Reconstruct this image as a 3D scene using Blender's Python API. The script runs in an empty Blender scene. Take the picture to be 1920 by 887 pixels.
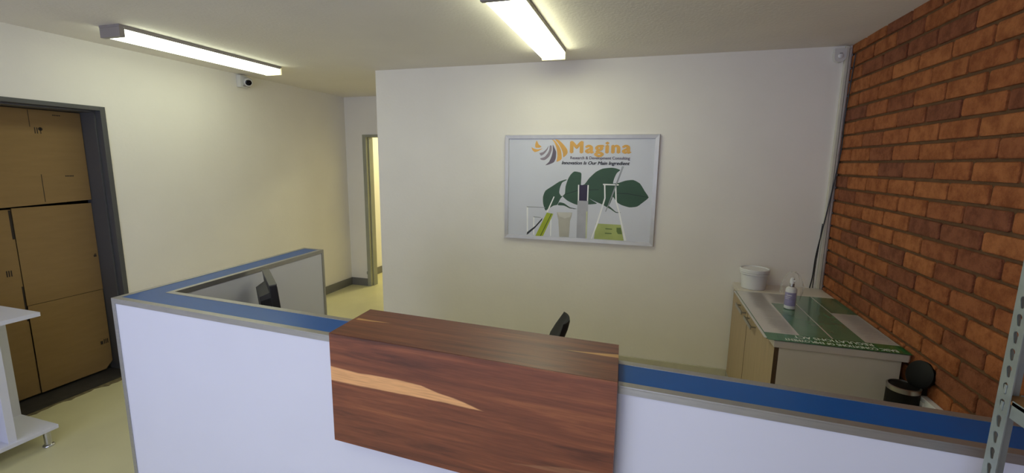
import bpy, bmesh, math, random
from mathutils import Vector, Matrix

random.seed(7)
SC = bpy.context.scene
COL = SC.collection


def lin(c):
    return tuple(((v / 255.0) / 12.92 if v / 255.0 <= 0.04045 else ((v / 255.0 + 0.055) / 1.055) ** 2.4) for v in c)


# ------------------------------------------------------------------ room measures (metres)
D = 3.639        # partition wall carrying the poster
BK = 5.031       # back wall
XL = -3.75       # left wall
XR = 1.2325      # brick wall
CE = 2.434       # ceiling
XW = -2.371      # free end of the partition wall
YR = -1.25        # wall behind the camera

# ------------------------------------------------------------------ camera
YAW, PITCH, ROLL, HC = 0.29088, -0.16265, 0.012685, 1.64604
fw = Vector((-math.sin(YAW) * math.cos(PITCH), math.cos(YAW) * math.cos(PITCH), math.sin(PITCH)))
rt0 = Vector((math.cos(YAW), math.sin(YAW), 0))
up0 = rt0.cross(fw)
rt = math.cos(ROLL) * rt0 + math.sin(ROLL) * up0
up = -math.sin(ROLL) * rt0 + math.cos(ROLL) * up0
cam_d = bpy.data.cameras.new('camera')
cam_d.sensor_fit = 'HORIZONTAL'
cam_d.sensor_width = 36.0
cam_d.lens = 844.337 / 1920 * 36.0
cam_d.clip_start = 0.02
cam = bpy.data.objects.new('camera', cam_d)
COL.objects.link(cam)
mw = Matrix((rt, up, -fw)).transposed().to_4x4()
mw.translation = (0, 0, HC)
cam.matrix_world = mw
SC.camera = cam

# ------------------------------------------------------------------ world, daylight, exposure
world = bpy.data.worlds.new('overcast_sky')
SC.world = world
world.use_nodes = True
world.node_tree.nodes['Background'].inputs[0].default_value = (0.62, 0.72, 1.0, 1)
world.node_tree.nodes['Background'].inputs[1].default_value = 1.0
day = bpy.data.lights.new('window_daylight', 'AREA')
day.shape = 'RECTANGLE'
day.size = 3.5
day.size_y = 1.9
day.energy = 13.2
day.color = (0.60, 0.63, 1.0)
dayo = bpy.data.objects.new('window_daylight', day)
COL.objects.link(dayo)
dayo.location = (-1.55, YR - 0.12, 1.25)
dayo.rotation_euler = (math.radians(90), 0, 0)
SC.view_settings.view_transform = 'Standard'
SC.view_settings.look = 'None'
SC.view_settings.gamma = 1.0
SC.view_settings.use_curve_mapping = False
SC.view_settings.exposure = 0.88

# ------------------------------------------------------------------ materials
def mat(name, col, rough=0.5, metal=0.0, var=0.0, vscale=6.0, stretch=(1, 1, 1), bump=0.0, bscale=80.0,
        spec=0.5, emit=None, estr=0.0, coat=0.0, trans=0.0, alpha=1.0, rnd=0.0):
    m = bpy.data.materials.new(name)
    m.use_nodes = True
    nt = m.node_tree
    b = nt.nodes['Principled BSDF']
    c = lin(col)
    b.inputs['Base Color'].default_value = (*c, 1)
    b.inputs['Roughness'].default_value = rough
    b.inputs['Metallic'].default_value = metal
    b.inputs['Specular IOR Level'].default_value = spec
    b.inputs['Coat Weight'].default_value = coat
    b.inputs['Transmission Weight'].default_value = trans
    b.inputs['Alpha'].default_value = alpha
    if emit:
        b.inputs['Emission Color'].default_value = (*emit, 1)
        b.inputs['Emission Strength'].default_value = estr
    tc = nt.nodes.new('ShaderNodeTexCoord')
    mp = nt.nodes.new('ShaderNodeMapping')
    mp.inputs['Scale'].default_value = stretch
    nt.links.new(tc.outputs['Object'], mp.inputs['Vector'])
    if var > 0:
        n = nt.nodes.new('ShaderNodeTexNoise')
        n.inputs['Scale'].default_value = vscale
        n.inputs['Detail'].default_value = 5
        nt.links.new(mp.outputs[0], n.inputs['Vector'])
        r = nt.nodes.new('ShaderNodeValToRGB')
        r.color_ramp.elements[0].position = 0.3
        r.color_ramp.elements[1].position = 0.7
        r.color_ramp.elements[0].color = (*[max(0, v * (1 - var)) for v in c], 1)
        r.color_ramp.elements[1].color = (*[min(1, v * (1 + var)) for v in c], 1)
        nt.links.new(n.outputs['Fac'], r.inputs[0])
        nt.links.new(r.outputs[0], b.inputs['Base Color'])
    if bump > 0:
        n2 = nt.nodes.new('ShaderNodeTexNoise')
        n2.inputs['Scale'].default_value = bscale
        n2.inputs['Detail'].default_value = 6
        nt.links.new(mp.outputs[0], n2.inputs['Vector'])
        bp = nt.nodes.new('ShaderNodeBump')
        bp.inputs['Strength'].default_value = bump
        bp.inputs['Distance'].default_value = 0.01
        nt.links.new(n2.outputs['Fac'], bp.inputs['Height'])
        nt.links.new(bp.outputs[0], b.inputs['Normal'])
    return m


def brick_mat():
    m = mat('brick_clay', (140, 80, 48), 0.9, bump=0.55, bscale=140, spec=0.2)
    nt = m.node_tree
    b = nt.nodes['Principled BSDF']
    oi = nt.nodes.new('ShaderNodeObjectInfo')
    r = nt.nodes.new('ShaderNodeValToRGB')
    e = r.color_ramp.elements
    e[0].position = 0.0
    e[0].color = (*lin((142, 86, 58)), 1)
    e[1].position = 1.0
    e[1].color = (*lin((176, 112, 68)), 1)
    for pos, c in ((0.12, (132, 82, 60)), (0.35, (162, 99, 61)), (0.6, (170, 106, 64)), (0.8, (155, 94, 57))):
        x = e.new(pos)
        x.color = (*lin(c), 1)
    nt.links.new(oi.outputs['Random'], r.inputs[0])
    tc = nt.nodes.new('ShaderNodeTexCoord')
    n = nt.nodes.new('ShaderNodeTexNoise')
    n.inputs['Scale'].default_value = 16
    n.inputs['Detail'].default_value = 7
    n.inputs['Roughness'].default_value = 0.7
    add = nt.nodes.new('ShaderNodeVectorMath')
    comb = nt.nodes.new('ShaderNodeCombineXYZ')
    mul = nt.nodes.new('ShaderNodeMath')
    mul.operation = 'MULTIPLY'
    mul.inputs[1].default_value = 31.0
    nt.links.new(oi.outputs['Random'], mul.inputs[0])
    nt.links.new(mul.outputs[0], comb.inputs[0])
    nt.links.new(tc.outputs['Object'], add.inputs[0])
    nt.links.new(comb.outputs[0], add.inputs[1])
    nt.links.new(add.outputs[0], n.inputs['Vector'])
    r2 = nt.nodes.new('ShaderNodeValToRGB')
    r2.color_ramp.elements[0].position = 0.36
    r2.color_ramp.elements[0].color = (0.66, 0.58, 0.55, 1)
    r2.color_ramp.elements[1].position = 0.58
    r2.color_ramp.elements[1].color = (1.1, 1.1, 1.08, 1)
    nt.links.new(n.outputs['Fac'], r2.inputs[0])
    mx = nt.nodes.new('ShaderNodeMix')
    mx.data_type = 'RGBA'
    mx.blend_type = 'MULTIPLY'
    mx.inputs['Factor'].default_value = 1.0
    nt.links.new(r.outputs[0], mx.inputs[6])
    nt.links.new(r2.outputs[0], mx.inputs[7])
    nt.links.new(mx.outputs[2], b.inputs['Base Color'])
    return m


def wood_mat(name, bands, axis_y, offs):
    """figured dark wood; bands = list of (lower pts, upper pts) of pale sapwood in (u, h) with h on local axis axis_y"""
    m = mat(name, (98, 56, 42), 0.42, bump=0.0, spec=0.45, coat=0.12)
    nt = m.node_tree
    b = nt.nodes['Principled BSDF']
    b.inputs['Coat Roughness'].default_value = 0.3
    tc = nt.nodes.new('ShaderNodeTexCoord')
    mp = nt.nodes.new('ShaderNodeMapping')
    mp.inputs['Scale'].default_value = (1.3, 22, 22)
    mp.inputs['Location'].default_value = offs
    nt.links.new(tc.outputs['Object'], mp.inputs['Vector'])
    n = nt.nodes.new('ShaderNodeTexNoise')
    n.inputs['Scale'].default_value = 1.5
    n.inputs['Detail'].default_value = 8
    n.inputs['Roughness'].default_value = 0.62
    n.inputs['Distortion'].default_value = 0.7
    nt.links.new(mp.outputs[0], n.inputs['Vector'])
    r = nt.nodes.new('ShaderNodeValToRGB')
    e = r.color_ramp.elements
    e[0].position = 0.25
    e[0].color = (*lin((70, 36, 25)), 1)
    e[1].position = 0.78
    e[1].color = (*lin((160, 97, 58)), 1)
    for pos, c in ((0.42, (112, 61, 39)), (0.56, (129, 72, 45))):
        x = e.new(pos)
        x.color = (*lin(c), 1)
    nt.links.new(n.outputs['Fac'], r.inputs[0])
    # fine pores
    mp2 = nt.nodes.new('ShaderNodeMapping')
    mp2.inputs['Scale'].default_value = (9, 160, 160)
    nt.links.new(tc.outputs['Object'], mp2.inputs['Vector'])
    n2 = nt.nodes.new('ShaderNodeTexNoise')
    n2.inputs['Scale'].default_value = 1.2
    n2.inputs['Detail'].default_value = 3
    nt.links.new(mp2.outputs[0], n2.inputs['Vector'])
    r2 = nt.nodes.new('ShaderNodeValToRGB')
    r2.color_ramp.elements[0].position = 0.3
    r2.color_ramp.elements[0].color = (0.8, 0.77, 0.75, 1)
    r2.color_ramp.elements[1].position = 0.6
    r2.color_ramp.elements[1].color = (1.05, 1.05, 1.05, 1)
    nt.links.new(n2.outputs['Fac'], r2.inputs[0])
    sep = nt.nodes.new('ShaderNodeSeparateXYZ')
    nt.links.new(tc.outputs['Object'], sep.inputs[0])
    cur = r.outputs[0]

    def M(op, a, bb, c=None):
        q = nt.nodes.new('ShaderNodeMath')
        q.operation = op
        for i, v in enumerate((a, bb, c)):
            if v is None:
                continue
            if isinstance(v, (int, float)):
                q.inputs[i].default_value = v
            else:
                nt.links.new(v, q.inputs[i])
        return q.outputs[0]

    wob = M('MULTIPLY', M('SUBTRACT', n.outputs['Fac'], 0.5), 0.012)
    for (lo, hi, colr) in bands:
        outs = []
        for pts in (lo, hi):
            us = [q[0] for q in pts]
            fcn = nt.nodes.new('ShaderNodeFloatCurve')
            cv = fcn.mapping.curves[0]
            fcn.mapping.use_clip = False
            pp = cv.points
            pp[0].location = (pts[0][0], pts[0][1] + 0.5)
            pp[1].location = (pts[-1][0], pts[-1][1] + 0.5)
            for q in pts[1:-1]:
                pp.new(q[0], q[1] + 0.5)
            for q in pp:
                q.handle_type = 'VECTOR'
            fcn.mapping.update()
            nt.links.new(sep.outputs[0], fcn.inputs['Value'])
            outs.append(M('SUBTRACT', fcn.outputs[0], 0.5))
        h = M('ADD', sep.outputs[axis_y], wob)
        sm = []
        a1 = M('DIVIDE', M('SUBTRACT', h, outs[0]), 0.003)
        a2 = M('DIVIDE', M('SUBTRACT', outs[1], h), 0.003)
        k = M('MULTIPLY', M('MINIMUM', M('MAXIMUM', a1, 0.0), 1.0), M('MINIMUM', M('MAXIMUM', a2, 0.0), 1.0))
        u0 = min(lo[0][0], lo[-1][0])
        u1 = max(lo[0][0], lo[-1][0])
        k = M('MULTIPLY', k, M('MULTIPLY', M('GREATER_THAN', sep.outputs[0], u0 - 0.002), M('LESS_THAN', sep.outputs[0], u1 + 0.002)))
        mx = nt.nodes.new('ShaderNodeMix')
        mx.data_type = 'RGBA'
        nt.links.new(k, mx.inputs['Factor'])
        nt.links.new(cur, mx.inputs[6])
        mx.inputs[7].default_value = (*lin(colr), 1)
        cur = mx.outputs[2]
    mm = nt.nodes.new('ShaderNodeMix')
    mm.data_type = 'RGBA'
    mm.blend_type = 'MULTIPLY'
    mm.inputs['Factor'].default_value = 1.0
    nt.links.new(cur, mm.inputs[6])
    nt.links.new(r2.outputs[0], mm.inputs[7])
    nt.links.new(mm.outputs[2], b.inputs['Base Color'])
    return m


MW = mat('wall_paint', (242, 237, 228), 0.75, var=0.02, vscale=2.5, bump=0.10, bscale=45, spec=0.3)
MC = mat('ceiling_plaster', (234, 228, 218), 0.85, var=0.03, vscale=2.0, bump=0.25, bscale=55, spec=0.2)
MF = mat('vinyl_floor', (214, 208, 164), 0.42, var=0.05, vscale=3.0, bump=0.02, bscale=30)
MBRICK = brick_mat()
MMORT = mat('mortar', (112, 84, 60), 0.95, var=0.15, vscale=14, bump=0.5, bscale=120, spec=0.1)
MSKG = mat('grey_skirting', (118, 116, 112), 0.5, var=0.05)
MSKC = mat('cream_skirting', (205, 200, 180), 0.5, var=0.06, vscale=10)
MSTEEL = mat('slate_frame_paint', (84, 84, 84), 0.42, var=0.04)
MTHR = mat('worn_threshold', (52, 48, 44), 0.7, var=0.3, vscale=12)
MSCR = mat('bare_screed', (120, 108, 78), 0.85, var=0.35, vscale=30)
MDARK = mat('dark_backing', (60, 56, 52), 0.9, var=0.05)  # dark tone put in for the unlit space behind the cardboard
MCARD = mat('cardboard', (146, 118, 76), 0.85, var=0.05, vscale=5, stretch=(1, 1, 6), bump=0.06, bscale=90, spec=0.2)
MINK = mat('brown_ink', (44, 34, 26), 0.8, var=0.1)
MBEIGE = mat('greenish_frame_paint', (158, 158, 140), 0.5, var=0.04)
MLAM = mat('white_laminate', (216, 216, 226), 0.38, var=0.015, vscale=3)
MALU = mat('brushed_aluminium', (176, 174, 170), 0.38, metal=0.75, var=0.05, vscale=20, stretch=(1, 1, 8))
MFRAME = mat('silver_frame', (196, 193, 188), 0.4, metal=0.35, var=0.04, vscale=20)
MBLUE = mat('blue_laminate', (0, 88, 168), 0.3, var=0.06, vscale=5, spec=0.3)
MBLACK = mat('black_plastic', (20, 20, 22), 0.42, var=0.1)
MGREYP = mat('grey_plastic', (96, 94, 88), 0.5, var=0.05)
MNAVY = mat('dark_navy_plastic', (26, 26, 34), 0.45, var=0.06)
MBIN = mat('matt_black_steel', (9, 9, 10), 0.55, var=0.1, spec=0.25)
MSCREEN = mat('screen_glass', (12, 13, 16), 0.12, var=0.02)
MMETW = mat('white_enamel', (214, 212, 208), 0.45, var=0.02)
MMETG = mat('grey_enamel', (150, 143, 140), 0.5, var=0.02)
MDIFF_A = mat('lit_diffuser_dimmed', (240, 245, 235), 0.4, var=0.01, emit=(0.92, 1.0, 0.76), estr=3.4)  # emission turned down to keep the left wall from overexposing
MDIFF_B = mat('lit_diffuser', (240, 245, 235), 0.4, var=0.01, emit=(0.97, 1.0, 0.69), estr=6.4)
MDIFF_C = mat('lit_diffuser_added', (240, 245, 235), 0.4, var=0.01, emit=(0.97, 1.0, 0.74), estr=7.6)
MDIFF2 = mat('lit_diffuser_end', (225, 215, 150), 0.5, var=0.01, emit=(1.0, 0.9, 0.5), estr=0.5)
MOAK = mat('oak_veneer', (174, 152, 120), 0.5, var=0.12, vscale=3.0, stretch=(30, 30, 1.2))
MEDGE = mat('brown_edging', (84, 64, 46), 0.5, var=0.1)
MCABW = mat('white_melamine', (226, 219, 206), 0.5, var=0.02)
MTOPW = mat('worktop_white', (216, 208, 196), 0.35, var=0.03, vscale=10)
MCHROME = mat('chrome', (205, 205, 210), 0.12, metal=1.0, var=0.02)
MSTL = mat('satin_steel', (170, 168, 165), 0.3, metal=0.9, var=0.03)
MGALV = mat('galvanised_steel', (158, 166, 160), 0.45, metal=0.55, var=0.10, vscale=25)
MBOARD = mat('chipboard', (150, 112, 70), 0.8, var=0.15, vscale=60)
MTUB = mat('white_tub_plastic', (226, 226, 226), 0.4, var=0.01)
MPURP = mat('purple_label', (150, 142, 180), 0.5, var=0.08, vscale=40)
MWHITE = mat('white_print', (228, 226, 222), 0.5, var=0.02)
MPRINT = mat('poster_sheet', (216, 218, 228), 0.5, var=0.035, vscale=1.6)
MGRN = mat('chart_green', (84, 124, 96), 0.22, var=0.10, vscale=8, coat=0.4)
MGRN2 = mat('chart_header_green', (18, 112, 62), 0.22, var=0.05, coat=0.4)
MCHW = mat('chart_white', (204, 198, 194), 0.22, var=0.03, coat=0.4)
MTXT = mat('chart_grey_text', (140, 134, 132), 0.5, var=0.08)
MSEAT = mat('black_fabric', (24, 24, 26), 0.8, var=0.15, vscale=60)
MPIPEW = mat('trunking_white', (212, 208, 192), 0.45, var=0.04, vscale=12)
MPIPEG = mat('trunking_grey', (168, 158, 154), 0.45, var=0.05, vscale=12)


def clear_mat(name, fac, tint=(1, 1, 1)):
    m = bpy.data.materials.new(name)
    m.use_nodes = True
    nt = m.node_tree
    nt.nodes.clear()
    out = nt.nodes.new('ShaderNodeOutputMaterial')
    t = nt.nodes.new('ShaderNodeBsdfTransparent')
    t.inputs[0].default_value = (*tint, 1)
    g = nt.nodes.new('ShaderNodeBsdfGlossy')
    g.inputs['Roughness'].default_value = 0.22
    lw = nt.nodes.new('ShaderNodeLayerWeight')
    lw.inputs[0].default_value = fac
    mx = nt.nodes.new('ShaderNodeMixShader')
    nt.links.new(lw.outputs['Fresnel'], mx.inputs[0])
    nt.links.new(t.outputs[0], mx.inputs[1])
    nt.links.new(g.outputs[0], mx.inputs[2])
    nt.links.new(mx.outputs[0], out.inputs[0])
    return m


def bag_mat():
    m = mat('clear_plastic_bag', (235, 235, 232), 0.25, var=0.02)
    nt = m.node_tree
    out = [n for n in nt.nodes if n.type == 'OUTPUT_MATERIAL'][0]
    b = nt.nodes['Principled BSDF']
    t = nt.nodes.new('ShaderNodeBsdfTransparent')
    lw = nt.nodes.new('ShaderNodeLayerWeight')
    lw.inputs[0].default_value = 0.35
    pw_ = nt.nodes.new('ShaderNodeMath')
    pw_.operation = 'POWER'
    pw_.inputs[1].default_value = 2.5
    ma = nt.nodes.new('ShaderNodeMath')
    ma.operation = 'MULTIPLY_ADD'
    ma.inputs[1].default_value = 0.45
    ma.inputs[2].default_value = 0.05
    mx = nt.nodes.new('ShaderNodeMixShader')
    nt.links.new(lw.outputs['Facing'], pw_.inputs[0])
    nt.links.new(pw_.outputs[0], ma.inputs[0])
    nt.links.new(ma.outputs[0], mx.inputs[0])
    nt.links.new(t.outputs[0], mx.inputs[1])
    nt.links.new(b.outputs[0], mx.inputs[2])
    nt.links.new(mx.outputs[0], out.inputs[0])
    return m


MBAG = bag_mat()
MGLASS = clear_mat('window_glass', 0.05)


# ------------------------------------------------------------------ mesh helpers
def tag(o, label, cat=None, group=None, kind=None):
    if label:
        o['label'] = label
    if cat:
        o['category'] = cat
    if group:
        o['group'] = group
    if kind:
        o['kind'] = kind
    return o


def thing(name, label, cat, loc=(0, 0, 0), rz=0.0, group=None, kind=None):
    o = bpy.data.objects.new(name, None)
    o.empty_display_size = 0.1
    COL.objects.link(o)
    o.location = loc
    o.rotation_euler = (0, 0, rz)
    return tag(o, label, cat, group, kind)


def link(name, me, m, parent=None, loc=None, rot=None):
    o = bpy.data.objects.new(name, me)
    COL.objects.link(o)
    if m is not None and not me.materials:
        me.materials.append(m)
    if parent:
        o.parent = parent
    if loc:
        o.location = loc
    if rot:
        o.rotation_euler = rot
    return o


class B:
    """small mesh collector: ends up as ONE mesh object"""

    def __init__(self):
        self.bm = bmesh.new()

    def box(self, x0, x1, y0, y1, z0, z1, bev=0.0, seg=2):
        vs = [self.bm.verts.new((x, y, z)) for z in (z0, z1) for y in (y0, y1) for x in (x0, x1)]
        fs = [(0, 2, 3, 1), (4, 5, 7, 6), (0, 1, 5, 4), (2, 6, 7, 3), (0, 4, 6, 2), (1, 3, 7, 5)]
        ff = [self.bm.faces.new([vs[i] for i in f]) for f in fs]
        if bev > 0:
            es = list({e for f in ff for e in f.edges})
            bmesh.ops.bevel(self.bm, geom=es, offset=bev, segments=seg, profile=0.6, affect='EDGES')
        return self

    def prism(self, poly, z0, z1, bev=0.0):
        """poly in xy, extruded in z"""
        a = [self.bm.verts.new((q[0], q[1], z0)) for q in poly]
        b = [self.bm.verts.new((q[0], q[1], z1)) for q in poly]
        n = len(poly)
        ff = [self.bm.faces.new(list(reversed(a))), self.bm.faces.new(b)]
        for i in range(n):
            ff.append(self.bm.faces.new((a[i], a[(i + 1) % n], b[(i + 1) % n], b[i])))
        if bev > 0:
            es = list({e for f in ff for e in f.edges})
            bmesh.ops.bevel(self.bm, geom=es, offset=bev, segments=2, profile=0.6, affect='EDGES')
        return self

    def hull(self, a, b):
        """two equal loops of 3-D points joined to a closed solid"""
        A = [self.bm.verts.new(q) for q in a]
        Bv = [self.bm.verts.new(q) for q in b]
        n = len(a)
        self.bm.faces.new(list(reversed(A)))
        self.bm.faces.new(Bv)
        for i in range(n):
            self.bm.faces.new((A[i], A[(i + 1) % n], Bv[(i + 1) % n], Bv[i]))
        return self

    def lathe(self, prof, c=(0, 0, 0), n=32, axis='Z', close=True):
        rings = []
        for r, h in prof:
            ring = []
            for i in range(n):
                t = 2 * math.pi * i / n
                x, y = r * math.cos(t), r * math.sin(t)
                q = {'Z': (x, y, h), 'X': (h, x, y), 'Y': (x, h, y)}[axis]
                ring.append(self.bm.verts.new((q[0] + c[0], q[1] + c[1], q[2] + c[2])))
            rings.append(ring)
        for a, b in zip(rings, rings[1:]):
            for i in range(n):
                self.bm.faces.new((a[i], a[(i + 1) % n], b[(i + 1) % n], b[i]))
        if close:
            self.bm.faces.new(list(reversed(rings[0])))
            self.bm.faces.new(rings[-1])
        return self

    def tube(self, pts, r, n=8):
        rings = []
        P = [Vector(q) for q in pts]
        for i, q in enumerate(P):
            d = (P[min(i + 1, len(P) - 1)] - P[max(i - 1, 0)]).normalized()
            a = d.cross(Vector((0, 0, 1)) if abs(d.z) < 0.9 else Vector((1, 0, 0))).normalized()
            b = d.cross(a)
            rr = r[i] if isinstance(r, (list, tuple)) else r
            rings.append([self.bm.verts.new(q + rr * (math.cos(2 * math.pi * k / n) * a + math.sin(2 * math.pi * k / n) * b)) for k in range(n)])
        for a, b in zip(rings, rings[1:]):
            for i in range(n):
                self.bm.faces.new((a[i], a[(i + 1) % n], b[(i + 1) % n], b[i]))
        self.bm.faces.new(list(reversed(rings[0])))
        self.bm.faces.new(rings[-1])
        return self

    def face(self, pts):
        self.bm.faces.new([self.bm.verts.new(q) for q in pts])
        return self

    def mesh(self, name, smooth=False):
        bmesh.ops.recalc_face_normals(self.bm, faces=self.bm.faces)
        me = bpy.data.meshes.new(name)
        self.bm.to_mesh(me)
        self.bm.free()
        if smooth:
            me.shade_smooth()
            try:
                me.set_sharp_from_angle(angle=math.radians(38))
            except Exception:
                pass
        return me

    def obj(self, name, m, parent=None, smooth=False, loc=None, rot=None):
        return link(name, self.mesh(name, smooth), m, parent, loc, rot)


def text_mesh(name, body, w, h, shear=0.0, bold=0.0, spacing=1.0):
    """lettering as a flat mesh w wide and h tall (cap height), in the local xy plane, from the origin"""
    cu = bpy.data.curves.new(name, 'FONT')
    cu.body = body
    cu.shear = shear
    cu.space_character = spacing
    cu.resolution_u = 3
    o = bpy.data.objects.new(name, cu)
    COL.objects.link(o)
    dg = bpy.context.evaluated_depsgraph_get()
    dg.update()
    me = bpy.data.meshes.new_from_object(o.evaluated_get(dg), depsgraph=dg)
    bpy.data.objects.remove(o)
    xs = [v.co.x for v in me.vertices]
    x0, x1 = min(xs), max(xs)
    cap = 0.69
    for v in me.vertices:
        v.co.x = (v.co.x - x0) / (x1 - x0) * w
        v.co.y = v.co.y / cap * h
        v.co.z = 0
    # heavier stroke: the same outlines repeated with small shifts
    V = [tuple(v.co) for v in me.vertices]
    F = [tuple(q.vertices) for q in me.polygons]
    bpy.data.meshes.remove(me)
    off = bold * h * 1.4
    VV, FF = [], []
    for sx, sy in (((0, 0),) if bold == 0 else ((-1, 0), (1, 0), (0, -0.6), (0, 0.6), (0, 0))):
        n0 = len(VV)
        VV += [(a + sx * off, b_ + sy * off, 0.00008 * (n0 // max(1, len(V)))) for a, b_, c_ in V]
        FF += [tuple(i + n0 for i in f) for f in F]
    me = bpy.data.meshes.new(name)
    me.from_pydata(VV, [], FF)
    return me

# ================================================================== THE SETTING
def structure(name, b, m, label, cat, parent=None):
    o = b.obj(name, m, parent)
    if not parent:
        tag(o, label, cat, kind='structure')
    return o


structure('floor', B().box(XL - 1.2, XR + 0.3, YR - 0.2, BK + 2.6, -0.1, 0.0), MF, 'pale yellowish vinyl floor of the reception room', 'floor')
structure('ceiling', B().box(XL - 1.2, XR + 0.3, YR - 0.2, BK + 2.6, CE, CE + 0.15), MC, 'grey white plastered ceiling above the reception', 'ceiling')

# left wall with the opening of the steel framed doorway
DY0, DY1, DZ = 1.43, 2.338, 2.0
wl = B().box(XL - 0.24, XL, YR - 0.2, DY0, 0, CE).box(XL - 0.24, XL, DY1, BK + 2.6, 0, CE).box(XL - 0.24, XL, DY0, DY1, DZ, CE)
structure('wall_left', wl, MW, 'white painted left wall with the boarded up doorway', 'wall')
structure('wall_light_stop', B().box(XL - 1.2, XL - 1.1, DY0 - 0.4, DY1 + 0.4, 0, CE).box(XL - 1.2, XL - 0.24, DY0 - 0.4, DY0 - 0.3, 0, CE)
          .box(XL - 1.2, XL - 0.24, DY1 + 0.3, DY1 + 0.4, 0, CE), MDARK, 'dark wall added behind the cardboard to keep light out', 'wall')  # added closure so that no sky light leaks in behind the cardboard

# partition wall (poster wall), a thick block that ends in a free corner
structure('wall_partition', B().box(XW, XR + 0.12, D, D + 0.15, 0, CE).box(XW, XW + 0.15, D + 0.15, BK, 0, CE), MW,
          'white partition wall that carries the framed poster', 'wall')

# back wall with doorway
BX0, BX1, BZ = -3.496, -2.55, 1.97
wb = B().box(XL, BX0, BK, BK + 0.11, 0, CE).box(BX1, XW + 0.15, BK, BK + 0.11, 0, CE).box(BX0, BX1, BK, BK + 0.11, BZ, CE)
structure('wall_back', wb, MW, 'white back wall with a narrow lit doorway', 'wall')
structure('wall_corridor', B().box(XL, XW + 0.3, BK + 2.5, BK + 2.6, 0, CE).box(XW + 0.15, XW + 0.3, BK, BK + 2.5, 0, CE), MW,
          'lit wall of the corridor beyond the back doorway', 'wall')

# rear wall (behind the camera) with the shop window that lets the daylight in
WX0, WX1, WZ0, WZ1 = -3.3, 0.2, 0.3, 2.2
wr = (B().box(XL, WX0, YR - 0.15, YR, 0, CE).box(WX1, XR + 0.1, YR - 0.15, YR, 0, CE)
      .box(WX0, WX1, YR - 0.15, YR, 0, WZ0).box(WX0, WX1, YR - 0.15, YR, WZ1, CE))
structure('wall_rear', wr, MW, 'white rear wall around the shop window', 'wall')
win = thing('window_1', 'wide shop window in the rear wall with dark frame', 'window', (0, YR - 0.07, 0), kind='structure')
fr = B().box(WX0, WX1, -0.03, 0.03, WZ0, WZ0 + 0.06).box(WX0, WX1, -0.03, 0.03, WZ1 - 0.06, WZ1)
for i in range(3):
    xx = WX0 + (WX1 - WX0 - 0.06) * i / 2
    fr.box(xx, xx + 0.06, -0.03, 0.03, WZ0 + 0.06, WZ1 - 0.06)
fr.obj('window_frame', MSTEEL, win)
for i in range(2):
    xx = WX0 + (WX1 - WX0 - 0.06) * i / 2
    B().box(xx + 0.06, xx + (WX1 - WX0 - 0.06) / 2, -0.003, 0.003, WZ0 + 0.06, WZ1 - 0.06).obj('pane', MGLASS, win)

# ------------------------------------------------------------------ brick wall
wallr = thing('wall_right', 'red brown face brick wall on the right', 'wall', (XR, 0, 0), kind='structure')
B().box(0.0105, 0.14, YR - 0.15, D, 0, CE).obj('mortar_bed', MMORT, wallr)
PITCH_Z, PITCH_Y, JNT = 0.0871, 0.2575, 0.0135
BH = PITCH_Z - JNT


def brick_shape(bl, BM, y=0.0, z=0.0, rng=None):
    """bevelled brick face, front towards -x"""
    rng = rng or random
    hw, hh = bl / 2, BH / 2
    j = lambda s: rng.uniform(-s, s)
    rings = []
    cc = 0.007
    tl = j(0.0015)
    for (x, ins) in ((0.03, 0.0), (0.004, 0.0), (0.0005, 0.0025), (-0.001, 0.006)):
        w, h = hw - ins, hh - ins
        c = min(cc, h * 0.4)
        pts = [(-w + c, -h), (w - c, -h), (w, -h + c), (w, h - c), (w - c, h), (-w + c, h), (-w, h - c), (-w, -h + c)]
        js = 0.0012 if x > 0 else 0.0018
        rings.append([BM.verts.new((x + (tl * a / hw if x < 0.01 else 0) + (j(0.0008) if x < 0.01 else 0), y + a + j(js), z + b + j(js))) for a, b in pts])
    for a, b in zip(rings, rings[1:]):
        for i in range(8):
            BM.faces.new((a[i], b[i], b[(i + 1) % 8], a[(i + 1) % 8]))
    BM.faces.new(rings[-1])


def brick_mesh(bl, seed):
    bb = B()
    brick_shape(bl, bb.bm, rng=random.Random(seed))
    return bb.mesh('brick')


FULL = [brick_mesh(PITCH_Y - JNT, 100 + i) for i in range(7)]
CUTS = {}
rest = B()
Z0 = 2.3735
YMIN_SINGLE = 1.78
nb = 0
top_j = Z0 + PITCH_Z
k = 0
while True:
    zt = top_j - k * PITCH_Z
    zc = zt - JNT / 2 - BH / 2
    if zc < -0.02:
        break
    row = round((1.708 - zc) / PITCH_Z)
    j0 = 2.662 if row % 2 == 0 else 2.662 - PITCH_Y / 2
    # joints from the corner towards the camera
    n0 = math.ceil((D - j0) / PITCH_Y)
    for n in range(n0, n0 - 24, -1):
        ya = j0 + (n - 1) * PITCH_Y + JNT / 2
        yb = min(j0 + n * PITCH_Y - JNT / 2, D - 0.002)
        if yb - ya < 0.03 or yb < YR + 0.1:
            continue
        bl = yb - ya
        yc = (ya + yb) / 2
        zz = min(zc, CE - 0.001 - BH / 2)
        if zz > zc + 0.0001 and zz - zc > 0.03:
            continue
        if yb > YMIN_SINGLE and zc > 0.12:
            if abs(bl - (PITCH_Y - JNT)) < 0.001:
                me = FULL[random.randrange(7)]
            else:
                key = round(bl, 3)
                if key not in CUTS:
                    CUTS[key] = brick_mesh(bl, int(key * 1000))
                me = CUTS[key]
            o = link('brick', me, MBRICK, wallr, (random.uniform(-0.0015, 0.0015), yc + random.uniform(-0.0015, 0.0015), zc + random.uniform(-0.001, 0.001)))
            o.rotation_euler = (random.uniform(-0.006, 0.006), 0, 0)
            nb += 1
        else:
            brick_shape(bl, rest.bm, yc, zc)
    k += 1
ro = rest.obj('brick_rest', MBRICK, wallr)
ro['kind'] = 'stuff'
print('bricks', nb)

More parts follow.
